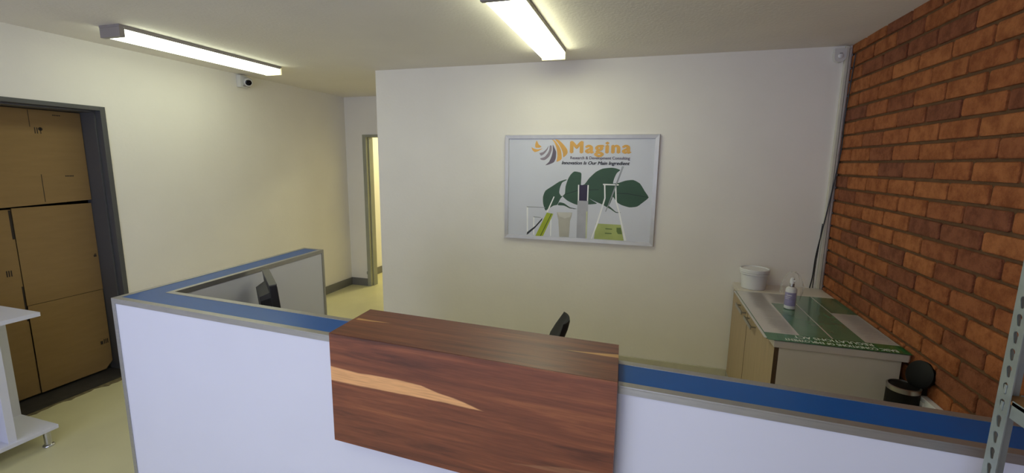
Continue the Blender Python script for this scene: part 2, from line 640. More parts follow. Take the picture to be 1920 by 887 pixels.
# ------------------------------------------------------------------ skirtings
structure('baseboard_left', B().box(XL, XL + 0.014, DY1 + 0.005, BK, 0, 0.1, 0.003).box(XL, XL + 0.014, BK + 0.11, BK + 2.5, 0, 0.1, 0.003), MSKG,
          'dark grey skirting board along the left wall', 'skirting')
structure('baseboard_back', B().box(XL + 0.014, BX0 - 0.001, BK - 0.014, BK, 0, 0.1, 0.003), MSKG, 'dark grey skirting board under the back wall', 'skirting')
structure('baseboard_partition', B().box(XW, 0.66, D - 0.016, D, 0, 0.082, 0.003), MSKC, 'cream skirting board below the poster wall', 'skirting')

# ------------------------------------------------------------------ left doorway frame
d1 = thing('door_1', 'dark grey steel door frame in the left wall', 'door frame', (XL, 0, 0), kind='structure')
FW = 0.033
for nm, ya, yb in (('jamb', DY1 - FW, DY1), ('jamb', DY0, DY0 + FW)):
    s = 1 if ya > 2 else -1
    y_in = ya if s > 0 else yb
    bb = B().box(-0.23, 0.006, ya, yb, 0, DZ, 0.002)
    # rebate bead half way into the reveal
    lo_, hi_ = (y_in - 0.012, y_in) if s > 0 else (y_in, y_in + 0.012)
    bb.box(-0.23, -0.045, lo_, hi_, 0, DZ - FW, 0.002)
    bb.obj(nm, MSTEEL, d1)
B().box(-0.23, 0.006, DY0 + FW, DY1 - FW, DZ - FW + 0.005, DZ, 0.002).box(-0.23, -0.045, DY0 + FW, DY1 - FW, DZ - FW - 0.007, DZ - FW + 0.005, 0.002).obj('head', MSTEEL, d1)
tr = B().box(XL - 0.23, XL + 0.004, DY0 + FW, DY1 - FW, 0.0, 0.012, 0.002)
structure('trim_1', tr, MTHR, 'worn dark threshold strip under the boarded doorway', 'threshold')
# ragged bare screed where the vinyl has worn away in front of the threshold
bb = B()
pts = [(XL + 0.004, DY0 + 0.02)]
rr = random.Random(3)
for i in range(34):
    yy = DY0 + 0.02 + (DY1 - DY0 + 0.1) * i / 33
    pts.append((XL + 0.012 + 0.032 * abs(math.sin(i * 1.7)) * rr.random() + 0.016 * rr.random() + (0.03 if 20 < i < 25 else 0), yy))
pts.append((XL + 0.004, DY1 + 0.12))
bb.prism(pts, 0.0, 0.0022)
structure('trim_2', bb, MSCR, 'ragged worn strip of bare screed before the threshold', 'threshold')

# ------------------------------------------------------------------ back doorway frame
d2 = thing('door_2', 'olive grey steel frame of the back doorway', 'door frame', (0, BK, 0), kind='structure')
for xa, xb, s in ((BX0, BX0 + 0.05, 1), (BX1 - 0.05, BX1, -1)):
    bb = B().box(xa, xb, -0.012, 0.12, 0, BZ, 0.002)
    xi = xb if s > 0 else xa
    bb.box(min(xi, xi + s * 0.014), max(xi, xi + s * 0.014), 0.035, 0.12, 0, BZ - 0.03, 0.002)
    bb.obj('jamb', MBEIGE, d2)
B().box(BX0 + 0.05, BX1 - 0.05, -0.012, 0.12, BZ - 0.03, BZ, 0.002).obj('head', MBEIGE, d2)
B().box(BX0 - 0.006, BX0 + 0.002, -0.02, -0.011, 0.16, 0.2, 0.002).obj('strike_plate', MSTL, d2)

# corridor lamp beyond the back doorway (out of sight, lights the corridor)
lc = thing('corridor_lamp', 'lit lamp on the corridor ceiling behind the partition', 'lamp', (-3.0, BK + 1.2, CE))
B().lathe([(0.15, 0.0), (0.15, -0.02), (0.14, -0.025)], n=24).obj('lamp_base', MMETW, lc)
B().lathe([(0.135, -0.025), (0.125, -0.06), (0.09, -0.085), (0.02, -0.095)], n=24).obj('lamp_shade', mat('corridor_glow', (240, 235, 190), 0.4, var=0.01, emit=(1.0, 0.95, 0.55), estr=58), lc, True)


# ================================================================== CEILING LIGHTS
def ceiling_light(x0, x1, y0, y1, label, MDIFF):
    t = thing('fluorescent_light', label, 'ceiling light', ((x0 + x1) / 2, (y0 + y1) / 2, CE), group='surface mounted fluorescent lights')
    w, l = (x1 - x0) / 2, (y1 - y0) / 2
    B().box(-w - 0.004, w + 0.004, -l, l, -0.014, 0.0, 0.002).obj('tray', MMETG, t)
    # acrylic diffuser: near box section with rounded lower edges
    q = []
    for (a, z) in ((-w, -0.014), (-w + 0.002, -0.052), (-w + 0.01, -0.064), (-w + 0.02, -0.067), (w - 0.02, -0.067), (w - 0.01, -0.064), (w - 0.002, -0.052), (w, -0.014)):
        q.append((a, z))
    B().hull([(a, -l + 0.03, z) for a, z in q], [(a, l - 0.012, z) for a, z in q]).obj('diffuser', MDIFF, t)
    B().box(-w - 0.002, w + 0.002, -l, -l + 0.03, -0.071, -0.014, 0.003).obj('end_cap', MMETG, t)
    B().box(-w - 0.001, w + 0.001, l - 0.012, l, -0.069, -0.014, 0.003).obj('end_cap', MDIFF2, t)
    for s in (-1, 1):
        B().box(s * (w + 0.001) - 0.002, s * (w + 0.001) + 0.002, -l + 0.03, l - 0.012, -0.024, -0.014, 0.0008).obj('side_lip', MMETG, t)
    return t


ceiling_light(-3.243, -3.078, 2.05, 3.305, 'lit fluorescent ceiling light along the left wall above the security camera', MDIFF_A)
ceiling_light(-0.775, -0.61, 2.04, 3.285, 'lit fluorescent ceiling light in front of the poster wall', MDIFF_B)
ceiling_light(-0.775, -0.61, -1.05, 0.2, 'added unseen fluorescent ceiling light overhead behind the viewpoint', MDIFF_C)  # unseen fixture, added to spread the room light more evenly

# ================================================================== CARDBOARD IN THE DOORWAY
XCB = XL - 0.2


def cardboard(label, y0, y1, z0, z1, dx=0.0, tilt=0.0, thick=0.006, notch=0.0, sag=0.0):
    t = thing('cardboard_sheet', label, 'cardboard', (XCB + dx, (y0 + y1) / 2, z0), group='cardboard blocking the doorway')
    hw, h = (y1 - y0) / 2, z1 - z0
    a = [(-hw, -sag), (hw - notch, 0), (hw, notch), (hw, h), (-hw, h - tilt)]
    B().hull([(0, p_, q_) for p_, q_ in a], [(thick, p_, q_) for p_, q_ in a]).obj('board', MCARD, t)
    return t, hw, h


def mark(t, y0, y1, z0, z1, x=0.0066, name='print_mark', m=MINK):
    B().box(x - 0.0006, x, y0, y1, z0, z1).obj(name, m, t)


cy_hi = DY1 - FW - 0.012
t1, hw, h = cardboard('upper brown cardboard sheet at the top of the left doorway', DY0 + 0.034, cy_hi - 0.003, 1.338, 1.955, 0.012, sag=0.032)
ycc = (DY0 + 0.034 + cy_hi - 0.003) / 2
mark(t1, 2.0 - ycc, 2.003 - ycc, 1.84 - 1.338, 1.95 - 1.338, name='slit')
mark(t1, 2.02 - ycc, 2.0235 - ycc, 0.004, 0.19, name='slit')
for i, (a, bq) in enumerate(((2.022, 2.027), (2.034, 2.039), (2.052, 2.056))):
    mark(t1, a - ycc, bq - ycc, 0.46, 0.5)
B().lathe([(0.012, 0.0060), (0.012, 0.0066)], (0, 2.054 - ycc, 0.491), 14, 'X').obj('print_mark', MINK, t1)
for i in range(6):
    mark(t1, 2.153 + i * 0.0085 - ycc, 2.159 + i * 0.0085 - ycc, 0.171, 0.180)
for i in range(5):
    mark(t1, 2.13 + i * 0.009 - ycc, 2.136 + i * 0.009 - ycc, 0.585, 0.592)
y_s = 1.845
t2, hw, h = cardboard('large brown cardboard sheet at the middle right of the doorway', y_s + 0.004, cy_hi - 0.002, 0.655, 1.312, 0.0)
ycc = (y_s + 0.004 + cy_hi - 0.002) / 2
mark(t2, hw - 0.03, hw - 0.012, 0.255, 0.268)
mark(t2, hw - 0.026, hw - 0.012, 0.270, 0.277)
t3, hw, h = cardboard('lowest brown cardboard sheet standing on the doorway threshold', y_s + 0.004, cy_hi - 0.006, 0.03, 0.652, 0.004, notch=0.05)
mark(t3, hw - 0.062, hw - 0.046, 0.20, 0.226)
for i in range(3):
    mark(t3, hw - 0.04 + i * 0.011, hw - 0.034 + i * 0.011, 0.20, 0.236)
t4, hw, h = cardboard('brown cardboard sheet left of the vertical slit in the doorway', DY0 + 0.034, y_s, 0.03, 1.305, -0.004)
mark(t4, hw - 0.012, hw, 1.08, 1.27, name='slit')
mark(t4, hw - 0.008, hw, 0.52, 0.76, name='slit')
for i in range(3):
    mark(t4, hw - 0.07 + i * 0.011, hw - 0.064 + i * 0.011, 0.84, 0.88)

# ================================================================== SECURITY CAMERA
sc_ = thing('security_camera', 'small white security camera high on the left wall', 'camera', (XL, 3.50, 2.365))
sc_.scale = (1.15, 1.15, 1.15)
B().box(0, 0.042, -0.035, 0.04, -0.045, 0.05, 0.006).obj('base_box', MMETW, sc_, True)
# turret ball looking along the wall and towards the room
aim = Vector((0.72, -0.62, -0.22)).normalized()
rotm = aim.to_track_quat('Z', 'Y').to_euler()
ballm = B().lathe([(0.012, -0.03), (0.03, -0.022), (0.036, 0.0), (0.034, 0.018), (0.029, 0.034), (0.024, 0.036)], n=28)
bo = ballm.obj('camera_body', MMETW, sc_, True, (0.065, 0.02, 0.0), rotm)
B().lathe([(0.0238, 0.030), (0.0238, 0.0365), (0.02, 0.0375)], n=24).obj('lens', MSCREEN, bo, True)
B().box(0.012, 0.05, -0.01, 0.05, -0.036, -0.028, 0.002).obj('bracket', MMETG, sc_)

# ================================================================== ALARM SENSOR, TRUNKING, CABLE
se = thing('alarm_sensor', 'white alarm sensor in the top corner beside the brick wall', 'sensor', (1.162, D, 2.37))
bb = B()
pr_ = []
for i in range(13):
    a = math.pi + math.pi * i / 12
    pr_.append((0.036 * math.cos(a), -0.008 + 0.036 * math.sin(a)))
pr_ = pr_ + [(0.036, 0.046), (-0.036, 0.046)]
bb.hull([(x, 0.0, z) for x, z in pr_], [(x * 0.94, -0.034, z * 0.95) for x, z in pr_])
bb.obj('housing', MMETW, se)
B().lathe([(0.016, -0.034), (0.015, -0.041), (0.008, -0.046)], (0, 0, -0.004), 20, 'Y').obj('lens_dome', MTUB, se, True)
B().box(-0.007, 0.007, -0.043, -0.034, 0.010, 0.014, 0.001).obj('slot', MGREYP, se)
tk = thing('cable_trunking', 'white vertical cable trunking in the corner by the bricks', 'trunking', (1.204, D, 0.782))
B().box(-0.012, 0.009, -0.024, 0, 0, CE - 0.782 - 0.004, 0.003).obj('channel', MPIPEW, tk)
B().box(-0.0095, 0.0065, -0.0262, -0.023, 0, CE - 0.782 - 0.006, 0.001).obj('cover', MPIPEW, tk)
tg = thing('grey_conduit', 'slim grey conduit between the white trunking and the bricks', 'conduit', (1.2225, D, 0.782))
B().box(-0.008, 0.007, -0.03, 0, 0, CE - 0.782 - 0.02, 0.005, 3).obj('channel', MPIPEG, tg, True)
B().box(-0.0095, 0.0085, -0.032, 0, 0.8, 0.815, 0.002).obj('saddle_clip', MPIPEG, tg)


def smooth_path(pts, n=6):
    P = [Vector(q) for q in pts]
    out = []
    for i in range(len(P) - 1):
        a, b, c, d = P[max(i - 1, 0)], P[i], P[i + 1], P[min(i + 2, len(P) - 1)]
        for s in range(n):
            t = s / n
            out.append(0.5 * ((2 * b) + (-a + c) * t + (2 * a - 5 * b + 4 * c - d) * t * t + (-a + 3 * b - 3 * c + d) * t ** 3))
    out.append(P[-1])
    return out


c1 = B().tube(smooth_path([(1.223, D - 0.10, 2.36), (1.222, D - 0.085, 2.2), (1.221, D - 0.06, 1.95), (1.222, D - 0.07, 1.78), (1.219, D - 0.048, 1.62), (1.205, D - 0.034, 1.42),
                           (1.182, D - 0.032, 1.2), (1.166, D - 0.022, 1.02), (1.162, D - 0.02, 0.87), (1.152, D - 0.02, 0.784)]), 0.004)
tag(c1.obj('black_cable', MBLACK), 'long black cable hanging down over the corner trunking', 'cable', 'cables by the trunking')
c2 = B().tube(smooth_path([(1.186, D - 0.012, 1.25), (1.180, D - 0.012, 1.1), (1.174, D - 0.012, 0.95), (1.172, D - 0.014, 0.784)]), 0.003)
tag(c2.obj('black_cable', MBLACK), 'short thin black cable behind the long one at the cabinet top', 'cable', 'cables by the trunking')

# ================================================================== POSTER
PW, PH = 1.2184, 0.86
ps = thing('framed_poster', 'framed company poster with leaf and flasks on white wall', 'poster', (-1.1528, D, 1.0116))
fwid = 0.033
for nm, a, b_ in (('bottom', [(0, 0), (PW, 0), (PW - fwid, fwid), (fwid, fwid)], 0), ('top', [(0, PH), (fwid, PH - fwid), (PW - fwid, PH - fwid), (PW, PH)], 0),
                  ('left', [(0, 0), (fwid, fwid), (fwid, PH - fwid), (0, PH)], 0), ('right', [(PW, 0), (PW, PH), (PW - fwid, PH - fwid), (PW - fwid, fwid)], 0)):
    cxm, czm = PW / 2, PH / 2
    fp = []
    for x, z in a:
        outer = x in (0, PW) and z in (0, PH)
        fp.append((x + (0.004 if x < cxm else -0.004) * (1 if outer else -0.3), -0.026 if outer else -0.022, z + (0.004 if z < czm else -0.004) * (1 if outer else -0.3)))
    B().hull([(x, 0.0, z) for x, z in a], fp).obj('frame_side', MFRAME, ps)
B().box(0.02, PW - 0.02, -0.012, -0.002, 0.02, PH - 0.02).obj('backing_board', MGREYP, ps)
sheet = B().box(0.028, PW - 0.028, -0.0135, -0.012, 0.028, PH - 0.028).obj('printed_sheet', MPRINT, ps)
ART = {
    'leafA':[(0.3519,0.2482),(0.3319,0.303),(0.329,0.3583),(0.3479,0.4101),(0.4069,0.4509),(0.4613,0.4872),(0.5117,0.5053),(0.5235,0.5025),(0.4851,0.48),(0.4683,0.437),(0.4639,0.398),(0.4789,0.3728),(0.4924,0.3701),(0.4734,0.3476),(0.451,0.2997),(0.4193,0.2906),(0.3798,0.2653)],
    'leafB':[(0.4924,0.3701),(0.5099,0.3917),(0.5135,0.4499),(0.5311,0.508),(0.5532,0.5468),(0.5794,0.5701),(0.6141,0.5669),(0.6375,0.556),(0.6369,0.4685),(0.6312,0.3106),(0.5845,0.3126),(0.5289,0.3378)],
    'leafC':[(0.4551,0.2959),(0.4663,0.3199),(0.506,0.3136),(0.5462,0.2878),(0.586,0.2699),(0.6132,0.271),(0.5545,0.274),(0.5067,0.294)],
    'leafD':[(0.6235,0.3103),(0.6262,0.4452),(0.6674,0.4731),(0.6998,0.5194),(0.7505,0.5694),(0.8016,0.5964),(0.8678,0.6049),(0.9046,0.6003),(0.9381,0.5875),(0.9137,0.5649),(0.8972,0.5274),(0.8883,0.4825),(0.9321,0.4873),(0.8996,0.4002),(0.8598,0.3003),(0.8065,0.3173),(0.745,0.3418),(0.7062,0.3596),(0.7685,0.3235),(0.7536,0.3168),(0.7005,0.3109)],
    'leafD2':[(0.8594,0.3079),(0.8902,0.2863),(0.9212,0.2609),(0.962,0.2574),(0.9215,0.2533),(0.8756,0.2819),(0.8142,0.3138)],
    'leafE':[(0.8552,0.3988),(0.8886,0.475),(0.932,0.4888),(0.9821,0.5071),(1.0395,0.5136),(1.091,0.4876),(1.1299,0.4297),(1.161,0.3827),(1.1275,0.3482),(1.0795,0.3091),(1.022,0.3007),(0.9627,0.3157),(0.9248,0.337),(0.8933,0.3774)],
    'vein1':[(0.5076,0.3877),(0.6193,0.4259),(0.7788,0.4343),(0.779,0.4298),(0.6195,0.419),(0.5101,0.3831)],
    'vein2':[(0.8917,0.4113),(1.0017,0.4094),(1.1609,0.3849),(1.1612,0.3805),(1.002,0.4035),(0.892,0.406)],
    'rod':[(0.1958,0.0367),(0.1996,0.0591),(0.2691,0.1158),(0.329,0.1873),(0.3254,0.167),(0.2694,0.0996),(0.2082,0.0432)],
    'tubeliquid':[(0.3645,0.2312),(0.4195,0.2233),(0.3368,0.0344),(0.2709,0.0305)],
    'tubeline':[(0.401,0.2265),(0.409,0.2252),(0.3204,0.0334),(0.3105,0.0329)],
    'tubeglass':[(0.4187,0.3676),(0.426,0.3632),(0.3725,0.2332),(0.3612,0.2343)],
    'bk1':[(0.1915,0.2736),(0.2047,0.2741),(0.2074,0.0407),(0.1974,0.0401)],
    'bk2':[(0.1931,0.2753),(0.3512,0.2752),(0.3514,0.2704),(0.1932,0.2688)],
    'bk3':[(0.2493,0.1916),(0.2592,0.192),(0.2624,0.0406),(0.2525,0.04)],
    'bk4':[(0.2509,0.1941),(0.3167,0.1907),(0.3168,0.1859),(0.2511,0.1876)],
    'bk5':[(0.3966,0.1785),(0.4047,0.1789),(0.4052,0.0384),(0.3971,0.038)],
    'cream':[(0.4488,0.2381),(0.5753,0.2405),(0.5708,0.2104),(0.5596,0.1705),(0.5546,0.0369),(0.4748,0.0345),(0.4626,0.1737),(0.4537,0.205)],
    'creamtop':[(0.4528,0.2367),(0.573,0.2388),(0.557,0.2019),(0.5139,0.1904),(0.4697,0.2058)],
    'cap':[(0.6232,0.4643),(0.6905,0.4661),(0.6901,0.3398),(0.6263,0.339)],
    'capl':[(0.614,0.4656),(0.624,0.4659),(0.6263,0.339),(0.617,0.3387)],
    'capr':[(0.6898,0.466),(0.6996,0.4663),(0.6994,0.3386),(0.6901,0.3398)],
    'bottle':[(0.6146,0.3401),(0.7009,0.3386),(0.6998,0.0345),(0.6162,0.035)],
    'bottlehi':[(0.6873,0.2547),(0.6988,0.2552),(0.6998,0.0345),(0.6897,0.0347)],
    'liquid':[(0.7678,0.1614),(0.9632,0.1598),(0.9918,0.0345),(0.7577,0.0357)],
    'spot':[(0.931,0.1351),(0.9644,0.1369),(0.9759,0.0853),(0.9446,0.0858),(0.9333,0.1044)],
    'fl1':[(0.8183,0.4732),(0.8295,0.4734),(0.8359,0.3641),(0.7866,0.1662),(0.7423,0.0347),(0.7331,0.0342),(0.7749,0.1734),(0.8253,0.3675)],
    'fl2':[(0.9039,0.4642),(0.9142,0.4644),(0.9228,0.3482),(0.949,0.2659),(1.0125,0.035),(0.9955,0.0347),(0.9398,0.2579),(0.9127,0.3441)],
    'fl3':[(0.8106,0.479),(0.9326,0.4776),(0.9316,0.4686),(0.8118,0.4685)],
    'gl1':[(0.9511,0.6172),(0.9569,0.6172),(0.8676,0.3234),(0.843,0.2576),(0.8376,0.2611),(0.8608,0.3262)],
    'gl2':[(0.9605,0.6173),(0.9648,0.6174),(0.8828,0.3657),(0.8774,0.3685)],
    'gm1':[(0.8452,0.1266),(0.8979,0.1256),(0.8982,0.1179),(0.8455,0.1189)],
    'gm2':[(0.8431,0.09),(0.8958,0.0899),(0.8962,0.0822),(0.8434,0.0822)],
    'bird1':[(0.2662,0.814),(0.2825,0.7842),(0.3078,0.7634),(0.2862,0.7556),(0.2581,0.7573),(0.2544,0.7812)],
    'bird2':[(0.2235,0.7603),(0.2457,0.7483),(0.2803,0.7425),(0.3174,0.7516),(0.2837,0.7305),(0.2526,0.7214),(0.2334,0.7363)],
    'g1':[(0.3663,0.7724),(0.3579,0.7428),(0.3339,0.7099),(0.3064,0.693),(0.2916,0.7126),(0.3212,0.7218),(0.3485,0.7457)],
    'g2':[(0.3756,0.7725),(0.3909,0.7725),(0.3919,0.734),(0.3717,0.6863),(0.3383,0.6591),(0.3103,0.6589),(0.2975,0.6707),(0.3346,0.6831),(0.3616,0.7161),(0.3732,0.7458)],
    'g3':[(0.3998,0.7813),(0.416,0.7519),(0.429,0.7224),(0.4273,0.6749),(0.4129,0.642),(0.3733,0.6236),(0.3425,0.6172),(0.3728,0.6446),(0.3931,0.6925),(0.4011,0.7341)],
    'o1':[(0.3926,0.8226),(0.4173,0.8108),(0.4489,0.7726),(0.4682,0.7344),(0.4761,0.6754),(0.4645,0.6575),(0.4343,0.6465),(0.4403,0.6928),(0.4312,0.7519),(0.4116,0.799)],
    'o2':[(0.417,0.8225),(0.4476,0.8166),(0.4848,0.7843),(0.5162,0.7463),(0.5219,0.7199),(0.5117,0.6993),(0.4881,0.6814),(0.484,0.7138),(0.4709,0.7461),(0.4422,0.7931)],
}


def ink(nm, c, rough=0.5):
    return mat('ink_' + nm, c, rough, var=0.10, vscale=9)


INK = {'leaf': ink('leaf_green', (52, 84, 60)), 'vein': ink('leaf_vein', (32, 54, 42)), 'black': ink('black', (40, 44, 46)), 'lime': ink('lime', (168, 182, 40)),
       'limed': ink('lime_dark', (100, 116, 20)), 'glass': ink('glass_line', (252, 252, 253)), 'glass2': ink('glass_grey', (150, 154, 158)), 'cream': ink('tube_beige', (188, 184, 172)),
       'cream2': ink('tube_top', (206, 203, 194)), 'cap': ink('cap_purple', (44, 34, 62)), 'bottle': ink('bottle_grey', (178, 178, 186)), 'pale': ink('pale_lime', (206, 210, 170)),
       'liq': ink('flask_liquid', (176, 188, 112)), 'spot': ink('spot_green', (100, 120, 62)), 'gold': ink('gold', (226, 172, 84)), 'purple': ink('grey_purple', (150, 138, 148)),
       'purpled': ink('dark_purple', (110, 98, 112)), 'txt': ink('text_black', (30, 28, 30))}
KIND = {'leafA': ('leaf', 1), 'leafB': ('leaf', 1), 'leafC': ('leaf', 1), 'leafD': ('leaf', 1), 'leafD2': ('leaf', 1), 'leafE': ('leaf', 1), 'vein1': ('vein', 2), 'vein2': ('vein', 2),
        'rod': ('black', 3), 'tubeliquid': ('lime', 3), 'tubeline': ('limed', 4), 'tubeglass': ('glass', 3), 'bk1': ('glass', 2), 'bk2': ('glass2', 2), 'bk3': ('glass', 2), 'bk4': ('glass2', 2), 'bk5': ('glass', 2),
        'cream': ('cream', 3), 'creamtop': ('cream2', 4), 'cap': ('cap', 4), 'capl': ('glass', 4), 'capr': ('glass', 4), 'bottle': ('bottle', 3), 'bottlehi': ('pale', 4), 'liquid': ('liq', 3), 'spot': ('spot', 4),
        'fl1': ('glass', 5), 'fl2': ('glass', 5), 'fl3': ('glass', 5), 'gl1': ('glass2', 5), 'gl2': ('glass2', 5), 'gm1': ('spot', 4), 'gm2': ('spot', 4),
        'bird1': ('gold', 1), 'bird2': ('gold', 1), 'g1': ('purple', 1), 'g2': ('purple', 1), 'g3': ('purpled', 1), 'o1': ('gold', 1), 'o2': ('gold', 1)}


def art_name(k):
    if k.startswith('leaf') or k.startswith('vein'):
        return 'leaf_print'
    if k.startswith('tube') or k.startswith('bk') or k == 'rod':
        return 'test_tube_print'
    if k.startswith('cream'):
        return 'cosmetic_tube_print'
    if k.startswith('cap') or k.startswith('bottle'):
        return 'bottle_print'
    if k[0] in 'fls' and k != 'leaf' or k.startswith('g') and k[1] in 'lm':
        return 'flask_print'
    return 'emblem_print'


def refine(pts):
    """smooth closed outline for leaves and swooshes"""
    P = [Vector((a, b)) for a, b in pts]
    n = len(P)
    out = []
    for i in range(n):
        a, b, c, d = P[i - 1], P[i], P[(i + 1) % n], P[(i + 2) % n]
        out.append(b)
        for t in (0.33, 0.67):
            q = 0.5 * ((2 * b) + (-a + c) * t + (2 * a - 5 * b + 4 * c - d) * t * t + (-a + 3 * b - 3 * c + d) * t ** 3)
            lin_ = b.lerp(c, t)
            out.append(lin_.lerp(q, 0.6))
    return [(v.x, v.y) for v in out]


for ni, (kk, pts) in enumerate(ART.items()):
    col, lay = KIND[kk]
    if kk.startswith('leaf') or kk[0] in 'go' and kk[1].isdigit() or kk.startswith('bird'):
        pts = refine(pts)
    yy = -0.0135 - 0.0002 * lay - 0.000012 * ni
    bb = B().face([(x, yy, z) for x, z in pts])
    bb.obj(art_name(kk), INK[col], sheet)


def poster_text(nm, body, x0, x1, z0, z1, m, shear=0, bold=0.0, spacing=1.0):
    me = text_mesh(nm, body, x1 - x0, z1 - z0, shear, bold, spacing)
    link(nm, me, m, sheet, (x0, -0.0135 - 0.0018, z0), (math.pi / 2, 0, 0))


poster_text('headline_lettering', 'Magina', 0.546, 1.006, 0.718, 0.806, INK['gold'], 0, 0.06, 1.18)
poster_text('subtitle_lettering', 'Research & Development Consulting', 0.546, 1.006, 0.668, 0.690, INK['purpled'], 0, 0.03)
poster_text('slogan_lettering', 'Innovation Is Our Main Ingredient', 0.478, 1.006, 0.627, 0.652, INK['txt'], 0.25, 0.04)

# ================================================================== RECEPTION COUNTER
T = 1.1
KX, KY = -2.0022, 1.1847
PS1, PS2 = -0.05168, 0.04965
C1, S1, C2, S2 = math.cos(PS1), math.sin(PS1), math.cos(PS2), math.sin(PS2)
CW, CA, LG = 0.1527, 0.0237, 1.115      # width of the blue top, aluminium edge, length of the side wing


def uv(u, v):
    return (u * C1 - v * S2, u * S1 + v * C2)


def uend(v):
    return (XR - 0.006 - KX + v * S2) / C1


rc = thing('reception_counter', 'white L shaped reception counter with blue top and aluminium edges', 'counter', (KX, KY, 0))


def cprism(nm, m, poly, z0, z1, bev=0.0):
    return B().prism([uv(*q) for q in poly], z0, z1, bev).obj(nm, m, rc)


e = 0.004
cprism('front_panel', MLAM, [(0.006, e), (uend(e), e), (uend(CW - e), CW - e), (0.006, CW - e)], 0, T - 0.006)
cprism('side_panel', MLAM, [(e, CW - e), (CW - e, CW - e), (CW - e, LG - 0.006), (e, LG - 0.006)], 0, T - 0.006)
cprism('blue_top', MBLUE, [(CA, CA), (uend(CA), CA), (uend(CW - CA), CW - CA), (CW - CA, CW - CA), (CW - CA, LG - CA), (CA, LG - CA)], T - 0.006, T - 0.0015)


def edge_trim(nm, o0, o1, i1, i0, zf=0.021):
    """L section: top flange o0-o1-i1-i0 and a fascia under the outer edge o0-o1"""
    def inset(a, b_, t):
        return (a[0] + (b_[0] - a[0]) * t, a[1] + (b_[1] - a[1]) * t)
    b = B()
    b.prism([uv(*q) for q in (o0, o1, i1, i0)], T - 0.005, T, 0.0006)
    f0, f1 = inset(o0, i0, 0.16), inset(o1, i1, 0.16)
    b.prism([uv(*q) for q in (o0, o1, f1, f0)], T - zf, T - 0.005)
    return b.obj(nm, MALU, rc)


edge_trim('front_edge_trim', (0, 0), (uend(0), 0), (uend(CA), CA), (CA, CA))
edge_trim('inner_edge_trim', (CW, CW), (uend(CW), CW), (uend(CW - CA), CW - CA), (CW - CA, CW - CA))
edge_trim('wing_outer_trim', (0, 0), (0, LG), (CA, LG - CA), (CA, CA))
edge_trim('wing_inner_trim', (CW, CW), (CW, LG), (CW - CA, LG - CA), (CW - CA, CW - CA))
edge_trim('wing_end_trim', (0, LG), (CW, LG), (CW - CA, LG - CA), (CA, LG - CA))
pw = 0.018
for nm, q in (('corner_post', [(0, 0), (pw, 0), (pw, 0.006), (0.006, 0.006), (0.006, pw), (0, pw)]),
              ('end_post', [(CW, LG), (CW - pw, LG), (CW - pw, LG - 0.006), (CW - 0.006, LG - 0.006), (CW - 0.006, LG - pw), (CW, LG - pw)]),
              ('end_post', [(0, LG), (0, LG - pw), (0.006, LG - pw), (0.006, LG - 0.006), (pw, LG - 0.006), (pw, LG)])):
    cprism(nm, MALU, q, 0, T - 0.021)

# ================================================================== WOODEN LEDGE ON THE COUNTER
u0, v0 = 1.103, -0.045
ox, oy = uv(u0, v0)
LZ = 0.778
wd = thing('wooden_ledge', 'dark reddish wooden ledge with pale streak over the counter', 'ledge', (KX + ox, KY + oy, LZ), PS1)
shx, shy = math.sin(PS1 - PS2), math.cos(PS1 - PS2)
WLEN, WDEP, WT = 0.857, 0.232, 0.028
TOPZ = 1.131 - LZ
MWF = wood_mat('ledge_wood_front', [
    ([(0.0, 0.200), (0.099, 0.199), (0.265, 0.203), (0.389, 0.2035), (0.518, 0.2016)],
     [(0.0, 0.2494), (0.10, 0.2440), (0.235, 0.2480), (0.3165, 0.244), (0.371, 0.2315), (0.43, 0.223), (0.518, 0.2016)], (226, 168, 110)),
    ([(0.56, 0.066), (0.70, 0.074), (0.857, 0.080)], [(0.56, 0.0665), (0.70, 0.089), (0.857, 0.110)], (140, 92, 62))], 2, (0, 0, 3.0))
MWT = wood_mat('ledge_wood_top', [
    ([(0.0, 0.126), (0.06, 0.130), (0.14, 0.140)], [(0.0, 0.143), (0.06, 0.1415), (0.14, 0.141)], (206, 156, 96)),
    ([(0.67, 0.1345), (0.77, 0.138), (0.862, 0.140)], [(0.67, 0.135), (0.77, 0.1495), (0.862, 0.165)], (210, 160, 96))], 1, (3.0, 5.0, 0))
tz, bz, mt = TOPZ, TOPZ - WT, 0.027          # mitred joint along the front edge
B().hull([(0, mt, bz), (WLEN, mt, bz), (WLEN + shx * WDEP, shy * WDEP, bz), (shx * WDEP, shy * WDEP, bz)],
         [(0, 0.0012, tz), (WLEN, 0.0012, tz), (WLEN + shx * WDEP, shy * WDEP, tz), (shx * WDEP, shy * WDEP, tz)]).obj('top_board', MWT, wd)
sec = [(0.0, 0.0), (mt - 0.001, 0.0), (mt - 0.001, bz - 0.0006), (0.0008, tz - 0.0006), (0.0, tz - 0.0016)]
B().hull([(0, y, z) for y, z in sec], [(WLEN, y, z) for y, z in sec]).obj('front_board', MWF, wd)
B().box(0.06, WLEN - 0.06, 0.026, 0.0445, 0.2, 0.24).obj('fixing_batten', MWF, wd)

# ================================================================== DESK, MONITOR, CHAIR BEHIND THE COUNTER
dk = thing('work_desk', 'plain desk with white top behind the counter under the monitor', 'desk', (-1.36, 1.66, 0))
B().box(-0.46, 0.42, -0.27, 0.3, 0.70, 0.73, 0.003).obj('desk_top', MLAM, dk)
for s in (-0.43, 0.39):
    B().box(s - 0.012, s + 0.012, -0.24, 0.27, 0, 0.70).obj('side_panel', MLAM, dk)
B().box(-0.418, 0.378, -0.2, -0.18, 0.3, 0.70).obj('modesty_panel', MLAM, dk)

